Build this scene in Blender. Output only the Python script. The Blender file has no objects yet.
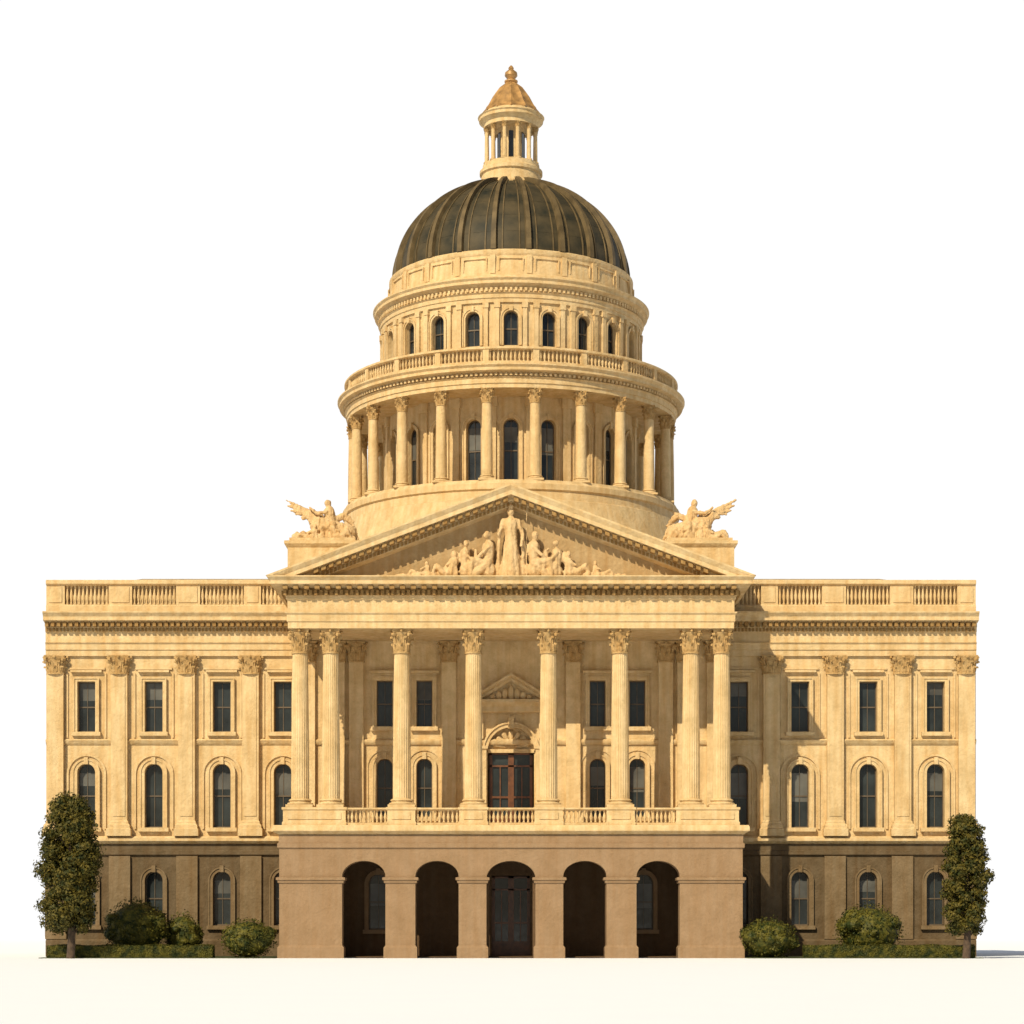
import bpy, math, random
import numpy as np
from mathutils import Vector, Matrix, noise
R = random.Random(7)
pi = math.pi
scene = bpy.context.scene

# ------------------------------------------------------------------ materials
def mat_base(name):
    m = bpy.data.materials.new(name); m.use_nodes = True
    nt = m.node_tree; b = nt.nodes['Principled BSDF']
    return m, nt, b

def stone(name, col, var=0.2, rough=0.8, streak=0.26, bump=0.45, nscale=0.9, tint=(1.0, 0.84, 0.62)):
    m, nt, b = mat_base(name)
    N = nt.nodes; L = nt.links
    tc = N.new('ShaderNodeTexCoord')
    n1 = N.new('ShaderNodeTexNoise'); n1.inputs['Scale'].default_value = nscale; n1.inputs['Detail'].default_value = 10; n1.inputs['Roughness'].default_value = 0.72
    L.new(tc.outputs['Object'], n1.inputs['Vector'])
    mp = N.new('ShaderNodeMapping'); mp.inputs['Scale'].default_value = (2.6, 2.6, 0.22)
    L.new(tc.outputs['Object'], mp.inputs['Vector'])
    n2 = N.new('ShaderNodeTexNoise'); n2.inputs['Scale'].default_value = 1.0; n2.inputs['Detail'].default_value = 7
    L.new(mp.outputs[0], n2.inputs['Vector'])
    r1 = N.new('ShaderNodeMapRange'); r1.inputs[1].default_value = 0.32; r1.inputs[2].default_value = 0.68; r1.inputs[3].default_value = 0; r1.inputs[4].default_value = 1
    L.new(n1.outputs[0], r1.inputs[0])
    r2 = N.new('ShaderNodeMapRange'); r2.inputs[1].default_value = 0.38; r2.inputs[2].default_value = 0.72; r2.inputs[3].default_value = 0; r2.inputs[4].default_value = streak * 3
    L.new(n2.outputs[0], r2.inputs[0])
    mix = N.new('ShaderNodeMix'); mix.data_type = 'RGBA'
    mix.inputs[6].default_value = (col[0]*(1-var), col[1]*(1-var*1.1), col[2]*(1-var*1.4), 1)
    mix.inputs[7].default_value = (min(1, col[0]*(1+var*.6)), min(1, col[1]*(1+var*.65)), min(1, col[2]*(1+var*.8)), 1)
    L.new(r1.outputs[0], mix.inputs[0])
    mix2 = N.new('ShaderNodeMix'); mix2.data_type = 'RGBA'; mix2.blend_type = 'MULTIPLY'
    L.new(r2.outputs[0], mix2.inputs[0]); L.new(mix.outputs[2], mix2.inputs[6])
    mix2.inputs[7].default_value = (tint[0]*.84, tint[1]*.84, tint[2]*.84, 1)
    L.new(mix2.outputs[2], b.inputs['Base Color'])
    b.inputs['Roughness'].default_value = rough
    b.inputs['Specular IOR Level'].default_value = 0.25
    n3 = N.new('ShaderNodeTexNoise'); n3.inputs['Scale'].default_value = 5.0; n3.inputs['Detail'].default_value = 6
    L.new(tc.outputs['Object'], n3.inputs['Vector'])
    bp = N.new('ShaderNodeBump'); bp.inputs['Strength'].default_value = bump; bp.inputs['Distance'].default_value = 0.12
    L.new(n3.outputs[0], bp.inputs['Height']); L.new(bp.outputs[0], b.inputs['Normal'])
    return m

M_STONE = stone('cream_stone', (0.62, 0.472, 0.262))
M_CAP = stone('shaded_carved_capital_stone', (0.47, 0.32, 0.145), var=0.3, bump=0.6, nscale=3)  # darker than the walls: shadows among the carving are put into the colour
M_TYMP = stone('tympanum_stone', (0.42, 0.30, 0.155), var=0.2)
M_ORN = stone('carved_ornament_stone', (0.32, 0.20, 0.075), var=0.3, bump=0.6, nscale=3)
M_BASE = stone('shaded_podium_stone', (0.285, 0.192, 0.112), var=0.14, streak=.15)  # brown podium stone, darkened with the ground storey's shade painted in
M_WBASE = stone('shaded_wing_base_stone', (0.125, 0.090, 0.050), var=0.3)  # tree shadow over the wings' ground storey, painted as a dark base colour
M_WTRIM = stone('shaded_wing_trim_stone', (0.19, 0.138, 0.078), var=0.25)  # piers and surrounds of the wing base, with its shade in their colour
M_STAT = stone('statuary_stone', (0.62, 0.45, 0.245), var=0.2, bump=0.5, nscale=2)
M_ROOF = stone('roof_sheet', (0.40, 0.34, 0.25))
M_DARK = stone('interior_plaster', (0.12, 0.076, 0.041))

def simple(name, col, rough=0.5, metal=0.0, nscale=2.0, var=0.25, bump=0.1, spec=0.5, col2=None):
    m, nt, b = mat_base(name); N = nt.nodes; L = nt.links
    tc = N.new('ShaderNodeTexCoord')
    n1 = N.new('ShaderNodeTexNoise'); n1.inputs['Scale'].default_value = nscale; n1.inputs['Detail'].default_value = 6
    L.new(tc.outputs['Object'], n1.inputs['Vector'])
    cr = N.new('ShaderNodeValToRGB')
    cr.color_ramp.elements[0].position = 0.3; cr.color_ramp.elements[1].position = 0.7
    c2 = col2 or col
    cr.color_ramp.elements[0].color = (col[0]*(1-var), col[1]*(1-var), col[2]*(1-var), 1)
    cr.color_ramp.elements[1].color = (c2[0]*(1+var), c2[1]*(1+var), c2[2]*(1+var), 1)
    L.new(n1.outputs[0], cr.inputs[0]); L.new(cr.outputs[0], b.inputs['Base Color'])
    b.inputs['Roughness'].default_value = rough; b.inputs['Metallic'].default_value = metal
    b.inputs['Specular IOR Level'].default_value = spec
    bp = N.new('ShaderNodeBump'); bp.inputs['Strength'].default_value = bump; bp.inputs['Distance'].default_value = 0.05
    L.new(n1.outputs[0], bp.inputs['Height']); L.new(bp.outputs[0], b.inputs['Normal'])
    return m

M_GLASS = simple('window_glass', (0.022, 0.028, 0.030), rough=0.1, nscale=0.6, var=0.5, bump=0.2)
M_BLIND = simple('window_blind', (0.085, 0.085, 0.075), rough=0.35, nscale=0.5, var=0.5)
M_SASH = simple('painted_sash', (0.10, 0.072, 0.042), rough=0.5)
M_DOME = simple('aged_copper_dome', (0.026, 0.028, 0.019), rough=0.6, metal=0.0, nscale=0.8, var=0.3, bump=0.3, spec=0.2, col2=(0.056,0.043,0.022))
M_RIB = simple('dome_rib_copper', (0.115, 0.083, 0.040), rough=0.6, metal=0.0, nscale=1.2, var=0.35, spec=0.2)
M_CUP = simple('gilded_copper', (0.37, 0.21, 0.072), rough=0.5, metal=0.2, nscale=2.0, var=0.4, bump=0.5)
M_WOOD = simple('varnished_wood', (0.12, 0.045, 0.016), rough=0.4, nscale=3, var=0.35)
M_BARK = simple('bark', (0.07, 0.045, 0.028), rough=0.9, nscale=4, var=0.4, bump=0.8)
M_LAWN = simple('grass', (0.035, 0.045, 0.012), rough=0.9, nscale=3, var=0.5, bump=1.0)

def leafmat(name, c0, c1):
    m, nt, b = mat_base(name); N = nt.nodes; L = nt.links
    tc = N.new('ShaderNodeTexCoord')
    n1 = N.new('ShaderNodeTexNoise'); n1.inputs['Scale'].default_value = 2.2; n1.inputs['Detail'].default_value = 8
    L.new(tc.outputs['Object'], n1.inputs['Vector'])
    cr = N.new('ShaderNodeValToRGB'); cr.color_ramp.elements[0].position = 0.38; cr.color_ramp.elements[1].position = 0.62
    cr.color_ramp.elements[0].color = (*c0, 1); cr.color_ramp.elements[1].color = (*c1, 1)
    L.new(n1.outputs[0], cr.inputs[0]); L.new(cr.outputs[0], b.inputs['Base Color'])
    b.inputs['Roughness'].default_value = 0.6; b.inputs['Specular IOR Level'].default_value = 0.2
    return m
M_LEAF = leafmat('shrub_leaves', (0.022, 0.032, 0.006), (0.110, 0.098, 0.014))
M_LEAFD = leafmat('tree_leaves', (0.022, 0.030, 0.006), (0.115, 0.090, 0.014))

# ------------------------------------------------------------------ builder
class MB:
    def __init__(s): s.v = []; s.f = []
    def add(s, vs, fs):
        o = len(s.v); s.v += [tuple(p) for p in vs]; s.f += [tuple(i+o for i in q) for q in fs]
    def box(s, x0, x1, y0, y1, z0, z1):
        s.add([(x0,y0,z0),(x1,y0,z0),(x1,y1,z0),(x0,y1,z0),(x0,y0,z1),(x1,y0,z1),(x1,y1,z1),(x0,y1,z1)],
              [(0,3,2,1),(4,5,6,7),(0,1,5,4),(1,2,6,5),(2,3,7,6),(3,0,4,7)])
    def mbox(s, mf, u0, u1, z0, z1, d0, d1):
        p = [mf(u0,z0,d0),mf(u1,z0,d0),mf(u1,z0,d1),mf(u0,z0,d1),mf(u0,z1,d0),mf(u1,z1,d0),mf(u1,z1,d1),mf(u0,z1,d1)]
        s.add(p, [(0,3,2,1),(4,5,6,7),(0,1,5,4),(1,2,6,5),(2,3,7,6),(3,0,4,7)])
    def rect(s, x0, x1, y0, y1, prof):
        vs = []; fs = []
        for o, z in prof:
            vs += [(x0-o,y0-o,z),(x1+o,y0-o,z),(x1+o,y1+o,z),(x0-o,y1+o,z)]
        n = len(prof)
        for i in range(n-1):
            for k in range(4):
                a = i*4+k; b = i*4+(k+1) % 4
                fs.append((a, b, b+4, a+4))
        fs.append((3,2,1,0)); t = (n-1)*4; fs.append((t,t+1,t+2,t+3))
        s.add(vs, fs)
    def run(s, x0, x1, prof):   # prof = (y,z) closed section, extruded along x
        n = len(prof)
        vs = [(x0,y,z) for y,z in prof] + [(x1,y,z) for y,z in prof]
        fs = [(i,(i+1) % n,(i+1) % n+n,i+n) for i in range(n)]
        fs += [tuple(range(n))[::-1], tuple(range(n, 2*n))]
        s.add(vs, fs)
    def lathe(s, cx, cy, prof, n=32, ph=0.0, rf=None, cap=True, sy=1.0):
        vs = []; fs = []
        for r, z in prof:
            for k in range(n):
                a = ph + 2*pi*k/n; q = r*(rf(k) if rf else 1)
                vs.append((cx+q*math.sin(a), cy-q*math.cos(a)*sy, z))
        m = len(prof)
        for i in range(m-1):
            for k in range(n):
                a = i*n+k; b = i*n+(k+1) % n
                fs.append((a, b, b+n, a+n))
        if cap:
            fs.append(tuple(range(n))[::-1]); fs.append(tuple(range((m-1)*n, m*n)))
        s.add(vs, fs)
    def tube(s, p0, p1, r0, r1, n=8):
        p0 = Vector(p0); p1 = Vector(p1); d = (p1-p0).normalized()
        a = d.orthogonal().normalized(); b = d.cross(a)
        vs = []
        for p, r in ((p0,r0),(p1,r1)):
            for k in range(n):
                t = 2*pi*k/n; vs.append(p + a*math.cos(t)*r + b*math.sin(t)*r)
        fs = [(k,(k+1) % n,(k+1) % n+n,k+n) for k in range(n)]
        fs += [tuple(range(n))[::-1], tuple(range(n,2*n))]
        s.add(vs, fs)
    def ball(s, c, r, n=8, m=6):
        if not hasattr(r, '__len__'): r = (r,r,r)
        vs = [(c[0],c[1],c[2]-r[2])]; fs = []
        for i in range(1, m):
            t = -pi/2+pi*i/m
            for k in range(n):
                a = 2*pi*k/n
                vs.append((c[0]+r[0]*math.cos(t)*math.cos(a), c[1]+r[1]*math.cos(t)*math.sin(a), c[2]+r[2]*math.sin(t)))
        vs.append((c[0],c[1],c[2]+r[2])); T = len(vs)-1
        for k in range(n):
            fs.append((0,1+(k+1) % n,1+k)); fs.append((T, T-n+k, T-n+(k+1) % n))
        for i in range(m-2):
            for k in range(n):
                a = 1+i*n+k; b = 1+i*n+(k+1) % n
                fs.append((a,b,b+n,a+n))
        s.add(vs, fs)
    def limb(s, p0, p1, r0, r1):
        p0 = Vector(p0); p1 = Vector(p1); L = (p1-p0).length
        n = max(2, int(L/(min(r0,r1)*0.45))+1)
        for i in range(n+1):
            t = i/n; s.ball(p0.lerp(p1,t), r0+(r1-r0)*t)
    def make(s, name, mat, parent=None, smooth=None, recalc=True):
        me = bpy.data.meshes.new(name); me.from_pydata(s.v, [], s.f); me.update()
        if recalc:
            import bmesh
            bm = bmesh.new(); bm.from_mesh(me); bmesh.ops.recalc_face_normals(bm, faces=bm.faces); bm.to_mesh(me); bm.free()
        me.materials.append(mat)
        if smooth is not None:
            me.polygons.foreach_set('use_smooth', [True]*len(me.polygons))
            me.set_sharp_from_angle(angle=math.radians(smooth))
        ob = bpy.data.objects.new(name, me); scene.collection.objects.link(ob)
        if parent: ob.parent = parent
        return ob

def wall(mb, mf, u0, u1, z0, z1, ops, depth, du=None):
    """wall with real openings; opening = (centre, width, bottom, crown, arch) arch: 0 flat, 1 semicircle, <1 flattened"""
    br = {round(u0,5), round(u1,5)}
    for uc,w,a,b,arch in ops:
        br.add(round(uc-w/2,5)); br.add(round(uc+w/2,5))
        if arch:
            for i in range(1,16): br.add(round(uc-w/2*math.cos(pi*i/16),5))
    if du:
        n = int((u1-u0)/du)
        for i in range(1,n): br.add(round(u0+(u1-u0)*i/n,5))
    br = sorted(br)
    def top(o,u):
        uc,w,a,b,arch = o
        if not arch: return b
        k = float(arch)
        return b-w/2*k+k*math.sqrt(max(0,(w/2)**2-(u-uc)**2))
    def quad(p): mb.add([mf(*q) for q in p], [(0,1,2,3)])
    for ua,ub in zip(br[:-1],br[1:]):
        if ub-ua < 1e-4: continue
        mid = (ua+ub)/2; la = lb = z0
        for o in sorted([o for o in ops if abs(mid-o[0]) < o[1]/2], key=lambda o:o[2]):
            if o[2]-la > 1e-4: quad([(ua,la,0),(ub,lb,0),(ub,o[2],0),(ua,o[2],0)])
            quad([(ua,o[2],0),(ub,o[2],0),(ub,o[2],depth),(ua,o[2],depth)])
            ta,tb = top(o,ua),top(o,ub)
            quad([(ua,ta,0),(ub,tb,0),(ub,tb,depth),(ua,ta,depth)])
            la,lb = ta,tb
        quad([(ua,la,0),(ub,lb,0),(ub,z1,0),(ua,z1,0)])
    for o in ops:
        uc,w,a,b,arch = o; t = b-w/2*float(arch)
        for u in (uc-w/2,uc+w/2): quad([(u,a,0),(u,a,depth),(u,t,depth),(u,t,0)])

def band(mb, mf, uc, w, z0, z1, fw, d0, d1, arch, foot=True):
    def path(e):
        h = w/2+e
        if arch:
            sp = z1-w/2
            pts = [(uc-h,z0)] + [(uc-h*math.cos(pi*i/14), sp+h*math.sin(pi*i/14)) for i in range(15)] + [(uc+h,z0)]
        else: pts = [(uc-h,z0),(uc-h,z1+e),(uc+h,z1+e),(uc+h,z0)]
        return pts
    A = path(0); B = path(fw); n = len(A)
    vs = [mf(u,z,d0) for u,z in A]+[mf(u,z,d0) for u,z in B]+[mf(u,z,d1) for u,z in A]+[mf(u,z,d1) for u,z in B]
    fs = []
    for i in range(n-1):
        fs += [(i,i+1,n+i+1,n+i),(i,2*n+i,2*n+i+1,i+1),(n+i,n+i+1,3*n+i+1,3*n+i)]
    fs += [(0,n,3*n,2*n),(n-1,2*n-1,4*n-1,3*n-1)]
    mb.add(vs, fs)

TRIM, SASH, GLASS, BLIND = MB(), MB(), MB(), MB()
RB = random.Random(21)
def window(mf, uc, w, z0, z1, arch, depth, fw=0.22, proj=0.14, trim=None, hood=False, key=True, sill=True):
    T = trim or TRIM
    band(T, mf, uc, w+0.02, z0, z1+0.01, fw, -proj, 0.02, arch)
    if fw > 0.15: band(T, mf, uc, w+2*fw-0.1, z0, z1+fw-0.05, 0.09, -proj-0.07, -proj+0.01, arch)
    if sill: T.mbox(mf, uc-w/2-fw-0.15, uc+w/2+fw+0.15, z0-0.28, z0-0.003, -proj-0.16, 0.02)
    if hood:
        T.mbox(mf, uc-w/2-fw-0.05, uc+w/2+fw+0.05, z1+fw+0.003, z1+fw+0.25, -proj+0.02, 0.02)
        T.mbox(mf, uc-w/2-fw-0.25, uc+w/2+fw+0.25, z1+fw+0.253, z1+fw+0.42, -proj-0.25, 0.02)
    if key and arch: T.mbox(mf, uc-0.14, uc+0.14, z1-0.04, z1+fw+0.16, -proj-0.14, 0.01)
    GLASS.mbox(mf, uc-w/2-0.04, uc+w/2+0.04, z0-0.04, z1+0.04, depth, depth+0.05)
    band(SASH, mf, uc, w-0.15, z0+0.07, z1-0.075, 0.09, depth-0.10, depth-0.005, arch)
    SASH.mbox(mf, uc-w/2+0.05, uc+w/2-0.05, z0, z0+0.1, depth-0.09, depth-0.004)
    zm = z0+(z1-z0)*0.5
    SASH.mbox(mf, uc-w/2+0.075, uc+w/2-0.075, zm-0.045, zm+0.045, depth-0.08, depth-0.003)
    SASH.mbox(mf, uc-0.02, uc+0.02, z0+.1, z1-.1, depth-0.06, depth-0.004)
    if RB.random() < .6 and w > 1.09:
        zt = z1-(w/2 if arch else .08); zb = zt-RB.uniform(.2,.45)*(z1-z0)
        BLIND.mbox(mf, uc-w/2+.07, uc+w/2-.07, zb, zt, depth-.012, depth-.006)

CAPS = MB()
def capital(_mb, cx, cy, z0, h, r, sy=1.0, nl=8):
    mb = CAPS
    def P(rad, tan, z, a):
        x = rad*math.sin(a)+tan*math.cos(a); y = -rad*math.cos(a)+tan*math.sin(a)
        return (cx+x, cy+y*sy, z)
    mb.lathe(cx, cy, [(r*1.12,z0-0.05*h),(r*1.12,z0+0.02*h),(r*0.96,z0+0.04*h),(r*0.95,z0+0.4*h),(r*1.05,z0+0.7*h),(r*1.3,z0+0.86*h)], 16, sy=sy)
    for row,(zb,zt,ro,off) in enumerate(((0.03,0.40,1.34,0),(0.10,0.68,1.52,0.5))):
        for k in range(nl):
            a = 2*pi*(k+off)/nl
            w = r*0.31
            prof = [(r*0.99,zb,w),(r*1.06,zb+(zt-zb)*0.4,w*1.05),(r*1.12,zb+(zt-zb)*0.75,w*0.95),(r*(ro-0.07),zt,w*0.75),(r*ro,zt-0.03,w*0.5),(r*(ro+0.01),zt-0.10,w*0.25)]
            vs = []; fs = []
            for rad,z,ww in prof:
                vs += [P(rad-0.10*r,-ww,z0+z*h,a),P(rad+0.07*r,-ww*0.4,z0+z*h,a),P(rad-0.02*r,0,z0+z*h+0.01*h,a),P(rad+0.07*r,ww*0.4,z0+z*h,a),P(rad-0.10*r,ww,z0+z*h,a)]
            for i in range(len(prof)-1):
                for j in range(4):
                    q = i*5+j; fs.append((q,q+1,q+6,q+5))
            mb.add(vs, fs)
    for k in range(4):
        a = pi/4+pi/2*k
        c = Vector((math.sin(a),-math.cos(a),0)); t = Vector((math.cos(a),math.sin(a),0))
        p = Vector((cx,cy,z0+0.76*h))+c*r*1.45
        for e in (-1,1):
            q = p+t*r*0.12*e
            A = q-t*r*0.10; B = q+t*r*0.10
            A.y = cy+(A.y-cy)*sy; B.y = cy+(B.y-cy)*sy
            mb.tube(A, B, r*0.24, r*0.24, 10)
        A = Vector((cx,cy,z0+0.35*h))+c*r*1.0; B = p+Vector((0,0,0.05*h))
        A.y = cy+(A.y-cy)*sy; B.y = cy+(B.y-cy)*sy
        mb.tube(A, B, r*0.08, r*0.12, 6)
    for k in range(4):
        a = pi/2*k; mb.ball(P(r*1.36,0,z0+0.9*h,a), (r*0.18,r*0.18*sy,r*0.18))
    ring = []
    for k in range(4):
        a0 = pi/4+pi/2*k
        for j in range(6):
            t = j/6
            c0 = Vector((math.sin(a0),-math.cos(a0))); c1 = Vector((math.sin(a0+pi/2),-math.cos(a0+pi/2)))
            p = c0.lerp(c1,t)*1.75; q = p*(1-0.16*math.sin(pi*t)); ring.append((q.x*r,q.y*r))
    n = len(ring); vs = []
    for sc,z in ((0.93,0.86),(0.95,0.91),(1.0,0.93),(1.0,1.0)):
        vs += [(cx+x*sc,cy+y*sc*sy,z0+z*h) for x,y in ring]
    fs = [(i*n+k,i*n+(k+1) % n,(i+1)*n+(k+1) % n,(i+1)*n+k) for i in range(3) for k in range(n)]
    fs += [tuple(range(n))[::-1], tuple(range(3*n,4*n))]
    mb.add(vs, fs)

def column(mb, cx, cy, z0, z1, r, flutes=24, caph=None, nseg=16):
    caph = caph or r*2.5; bh = r*1.0
    mb.box(cx-r*1.5,cx+r*1.5,cy-r*1.5,cy+r*1.5,z0,z0+bh*0.32)
    b = z0+bh*0.32
    mb.lathe(cx,cy,[(r*1.4,b),(r*1.47,b+.1*bh),(r*1.4,b+.22*bh),(r*1.2,b+.27*bh),(r*1.15,b+.36*bh),(r*1.25,b+.42*bh),(r*1.3,b+.5*bh),(r*1.22,b+.6*bh),(r*1.06,b+.68*bh)],24)
    s0 = b+.66*bh; s1 = z1-caph
    prof = [(r*(1-0.15*(t**1.8)), s0+(s1-s0)*t) for t in [i/8 for i in range(9)]]
    if flutes:
        mb.lathe(cx,cy,prof,flutes*4,rf=lambda k:(1,0.955,0.93,0.955)[k % 4])
    else: mb.lathe(cx,cy,prof,nseg)
    capital(mb,cx,cy,s1,caph,r*0.86)

BAL = [(0.07,0),(0.09,.05),(0.06,.1),(0.05,.2),(0.10,.42),(0.095,.5),(0.05,.75),(0.045,.85),(0.08,.92),(0.08,1)]
def baluster(mb, x, y, z0, z1, k=1.0, n=8):
    mb.lathe(x,y,[(r*k,z0+t*(z1-z0)) for r,t in BAL],n)

def gable(mb, prof, apex, slope, zb, yback):
    P = [(0.0,yback)]+prof if yback is not None else prof
    vs = []
    for t,y in P:
        L = (apex-t-zb)/slope
        vs += [(-L,y,zb),(0,y,apex-t),(L,y,zb)]
    fs = []
    for i in range(len(P)-1):
        for j in range(2):
            a = i*3+j; fs.append((a,a+1,a+4,a+3))
    mb.add(vs, fs)

# ================================================================== BUILDING
B = bpy.data.objects.new('capitol_building', None); scene.collection.objects.link(B)
PAR = B
front = lambda yy: (lambda u,z,d: (u, yy+d, z))

# ---------------- wings
WY = 9.0; WE = 32.8
WX = [16.1,20.4,25.2,29.95]; PX = [18.35,22.85,27.6,32.1]
w_up, w_lo = MB(), MB()
for sgn in (-1,1):
    ops = []
    for x in WX: ops += [(sgn*x,1.25,9.1,13.6,True),(sgn*x,1.25,15.85,19.4,False)]
    u0,u1 = (14.9,WE) if sgn > 0 else (-WE,-14.9)
    mf = front(WY)
    wall(w_up,mf,u0,u1,8.3,21.3,ops,0.4)
    for x in WX:
        window(mf,sgn*x,1.25,9.1,13.6,True,0.4,fw=0.3,proj=0.2)
        window(mf,sgn*x,1.25,15.85,19.4,False,0.4,fw=0.24,proj=0.18,hood=False)
        band(TRIM,mf,sgn*x,2.5,9.0,14.15,0.14,-0.12,0.01,True)
        TRIM.mbox(mf,sgn*x-1.1,sgn*x+1.1,20.05,20.2,-0.3,0.01)
        TRIM.mbox(mf,sgn*x-1.3,sgn*x+1.3,20.25,20.4,-0.14,0.01)
        TRIM.mbox(mf,sgn*x-0.45,sgn*x+0.45,8.6,8.83,-0.1,0.01)
        for e in (-1.35,1.35): TRIM.mbox(mf,sgn*x+e-.06,sgn*x+e+.06,15.45,20.0,-0.1,0.01)
    opl = [(sgn*x,1.25,2.2,6.0,True) for x in WX]
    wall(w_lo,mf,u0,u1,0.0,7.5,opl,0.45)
w_lo.box(-WE+0.02,WE-0.02,WY+0.5,45,0,7.5)
w_up.box(-WE+0.01,WE-0.01,WY+0.5,45,7.5,21.25)
for s in (-1,1):
    w_up.box(s*WE-(0.4 if s>0 else 0), s*WE+(0.4 if s<0 else 0), WY+0.003, WY+0.499, 8.3, 21.25)
    w_lo.box(s*WE-(0.4 if s>0 else 0), s*WE+(0.4 if s<0 else 0), WY+0.003, WY+0.499, 0, 7.5)
w_up.make('wing_walls',M_STONE,PAR)
LOTRIM = MB()
for sgn in (-1,1):
    for x in WX: window(front(WY),sgn*x,1.25,2.2,6.0,True,0.45,fw=0.28,proj=0.12,trim=LOTRIM)
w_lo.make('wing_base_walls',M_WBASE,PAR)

wc, wb2, orn = MB(), MB(), MB()
for a,b in ((-WE,-14.95),(14.95,WE)):
    wc.run(a,b,[(WY+.3,8.5),(WY-.25,8.5),(WY-.5,8.35),(WY-.5,8.15),(WY-.3,8.0),(WY-.12,7.95),(WY+.3,7.95)])
    wb2.run(a,b,[(WY+.3,7.94),(WY-.10,7.94),(WY-.10,7.5),(WY-.2,7.45),(WY-.2,7.2),(WY-.05,7.1),(WY+.3,7.1)])
    wb2.run(a,b,[(WY+.2,0.0),(WY-.25,0.0),(WY-.25,1.1),(WY-.12,1.25),(WY+.2,1.25)])
    wc.run(a,b,[(WY+.2,15.35),(WY-.14,15.35),(WY-.26,15.25),(WY-.14,15.05),(WY-.06,14.95),(WY+.2,14.95)])
wc.run(-WE,WE,[(WY+2,21.2),(WY-.22,21.2),(WY-.22,21.6),(WY-.30,21.63),(WY-.30,22.0),(WY-.42,22.12),(WY-.25,22.18),(WY-.25,22.85),
               (WY-.36,22.9),(WY-.36,23.15),(WY-.45,23.18),(WY-.45,23.45),(WY-.95,23.55),(WY-1.15,23.6),(WY-1.15,23.85),(WY-1.35,24.1),(WY-1.35,24.2),(WY-.1,24.3),(WY+2,24.3)])
n = int(2*WE/0.42)
for i in range(n):
    x = -WE+0.2+i*0.42
    if abs(x) > 15.2: orn.box(x-.12,x+.12,WY-.92,WY-.40,23.2,23.52)
n = int(2*WE/0.25)
for i in range(n):
    x = -WE+0.1+i*0.25
    if abs(x) > 15.2: orn.box(x-.07,x+.07,WY-.44,WY-.30,22.9,23.14)
wp = MB()
for a,b in ((-WE,-13),(13,WE)):
    wp.run(a,b,[(WY-.1,24.28),(WY-.1,24.75),(WY,24.85),(WY+.5,24.85),(WY+.5,24.28)])
    wp.run(a,b,[(WY-.02,26.2),(WY-.18,26.3),(WY-.18,26.5),(WY-.1,26.58),(WY+.6,26.58),(WY+.6,26.2)])
    wp.box(a,b,WY+0.62,WY+0.9,24.28,26.4)
for sgn in (-1,1):
    edges = sorted([13.0]+[x-1.55 for x in WX]+[x+1.55 for x in WX]+[WE])
    for i in range(0,len(edges),2):
        a,b = edges[i],edges[i+1]
        x0,x1 = (a,b) if sgn > 0 else (-b,-a)
        wp.box(x0,x1,WY+0.0,WY+0.5,24.8,26.25)
        if b-a > .7: wp.box(x0+.2,x1-.2,WY-.06,WY+.1,25.0,26.1)
    for x in WX:
        for i in range(11):
            baluster(wp,sgn*x-1.4+i*0.28,WY+.22,24.85,26.2,k=1.15,n=8)
wp.make('wing_parapet',M_STONE,PAR,smooth=40)
wpil = MB(); wpier = MB()
for sgn in (-1,1):
    for x in PX:
        c = sgn*x; hw = .58
        wpil.rect(c-hw,c+hw,WY-.42,WY+.1,[(.28,8.5),(.28,9.0),(.2,9.05),(.2,9.25),(.08,9.4),(.08,9.5),(0,9.6),(0,20.0)])
        if x < 32: wpil.box(c-hw+.15,c+hw-.15,WY-.47,WY-.2,9.9,19.7)
        capital(wpil,c,WY-.2,19.95,1.27,.60,sy=.65)
        wpier.rect(c-.75,c+.75,WY-.22,WY+.1,[(0,1.25),(0,7.1)])
wpil.make('wing_pilasters',M_STONE,PAR,smooth=35)
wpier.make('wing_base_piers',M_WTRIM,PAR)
wc.make('wing_cornices',M_STONE,PAR)
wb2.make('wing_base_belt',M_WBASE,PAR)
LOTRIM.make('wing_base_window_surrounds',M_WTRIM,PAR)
rf = MB()
rf.rect(-WE+1.5,WE-1.5,13,44,[(0,24.2),(0,26.2),(.3,26.4),(.3,26.55),(-4,27.9)])
rf.make('roof',M_ROOF,PAR)

# ---------------- podium
PW = 15.35; PY = -1.0
pd, pin, ptrim = MB(), MB(), MB()
AX = [(-9.75,2.87),(-4.9,2.87),(0,3.25),(4.9,2.87),(9.75,2.87)]
wall(pd,front(PY),-PW,PW,0,7.5,[(x,w,0.0,6.45,0.72) for x,w in AX],1.5)
for s in (-1,1): pd.box(min(s*PW,s*(PW-1.0)),max(s*PW,s*(PW-1.0)),PY+.003,WY-.3,0,7.5)
xs = [-PW]+[v for x,w in AX for v in (x-w/2,x+w/2)]+[PW]
for i in range(0,len(xs),2):
    a,b = xs[i],xs[i+1]
    ptrim.rect(a,b,PY,PY+1.5,[(.003,5.0-.06),(.10,5.0),(.10,5.12),(.2,5.18),(.2,5.34),(.004,5.38)])
    ptrim.rect(a,b,PY,PY+1.5,[(.12,0.0),(.12,.7),(.004,.85)])
ptrim.rect(-PW,PW,PY,WY-.3,[(.004,7.25),(.12,7.32),(.12,7.6),(.03,7.63),(.03,8.15),(-1,8.18)])
pd.make('podium_walls',M_BASE,PAR)
ptrim.make('podium_trim',M_BASE,PAR)
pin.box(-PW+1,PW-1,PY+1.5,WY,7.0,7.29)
wall(pin,front(4.5),-PW+1,PW-1,0,7.0,[(-9.1,1.3,1.9,5.7,True),(9.1,1.3,1.9,5.7,True),(0,2.6,0,5.6,False)],.4)
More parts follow.
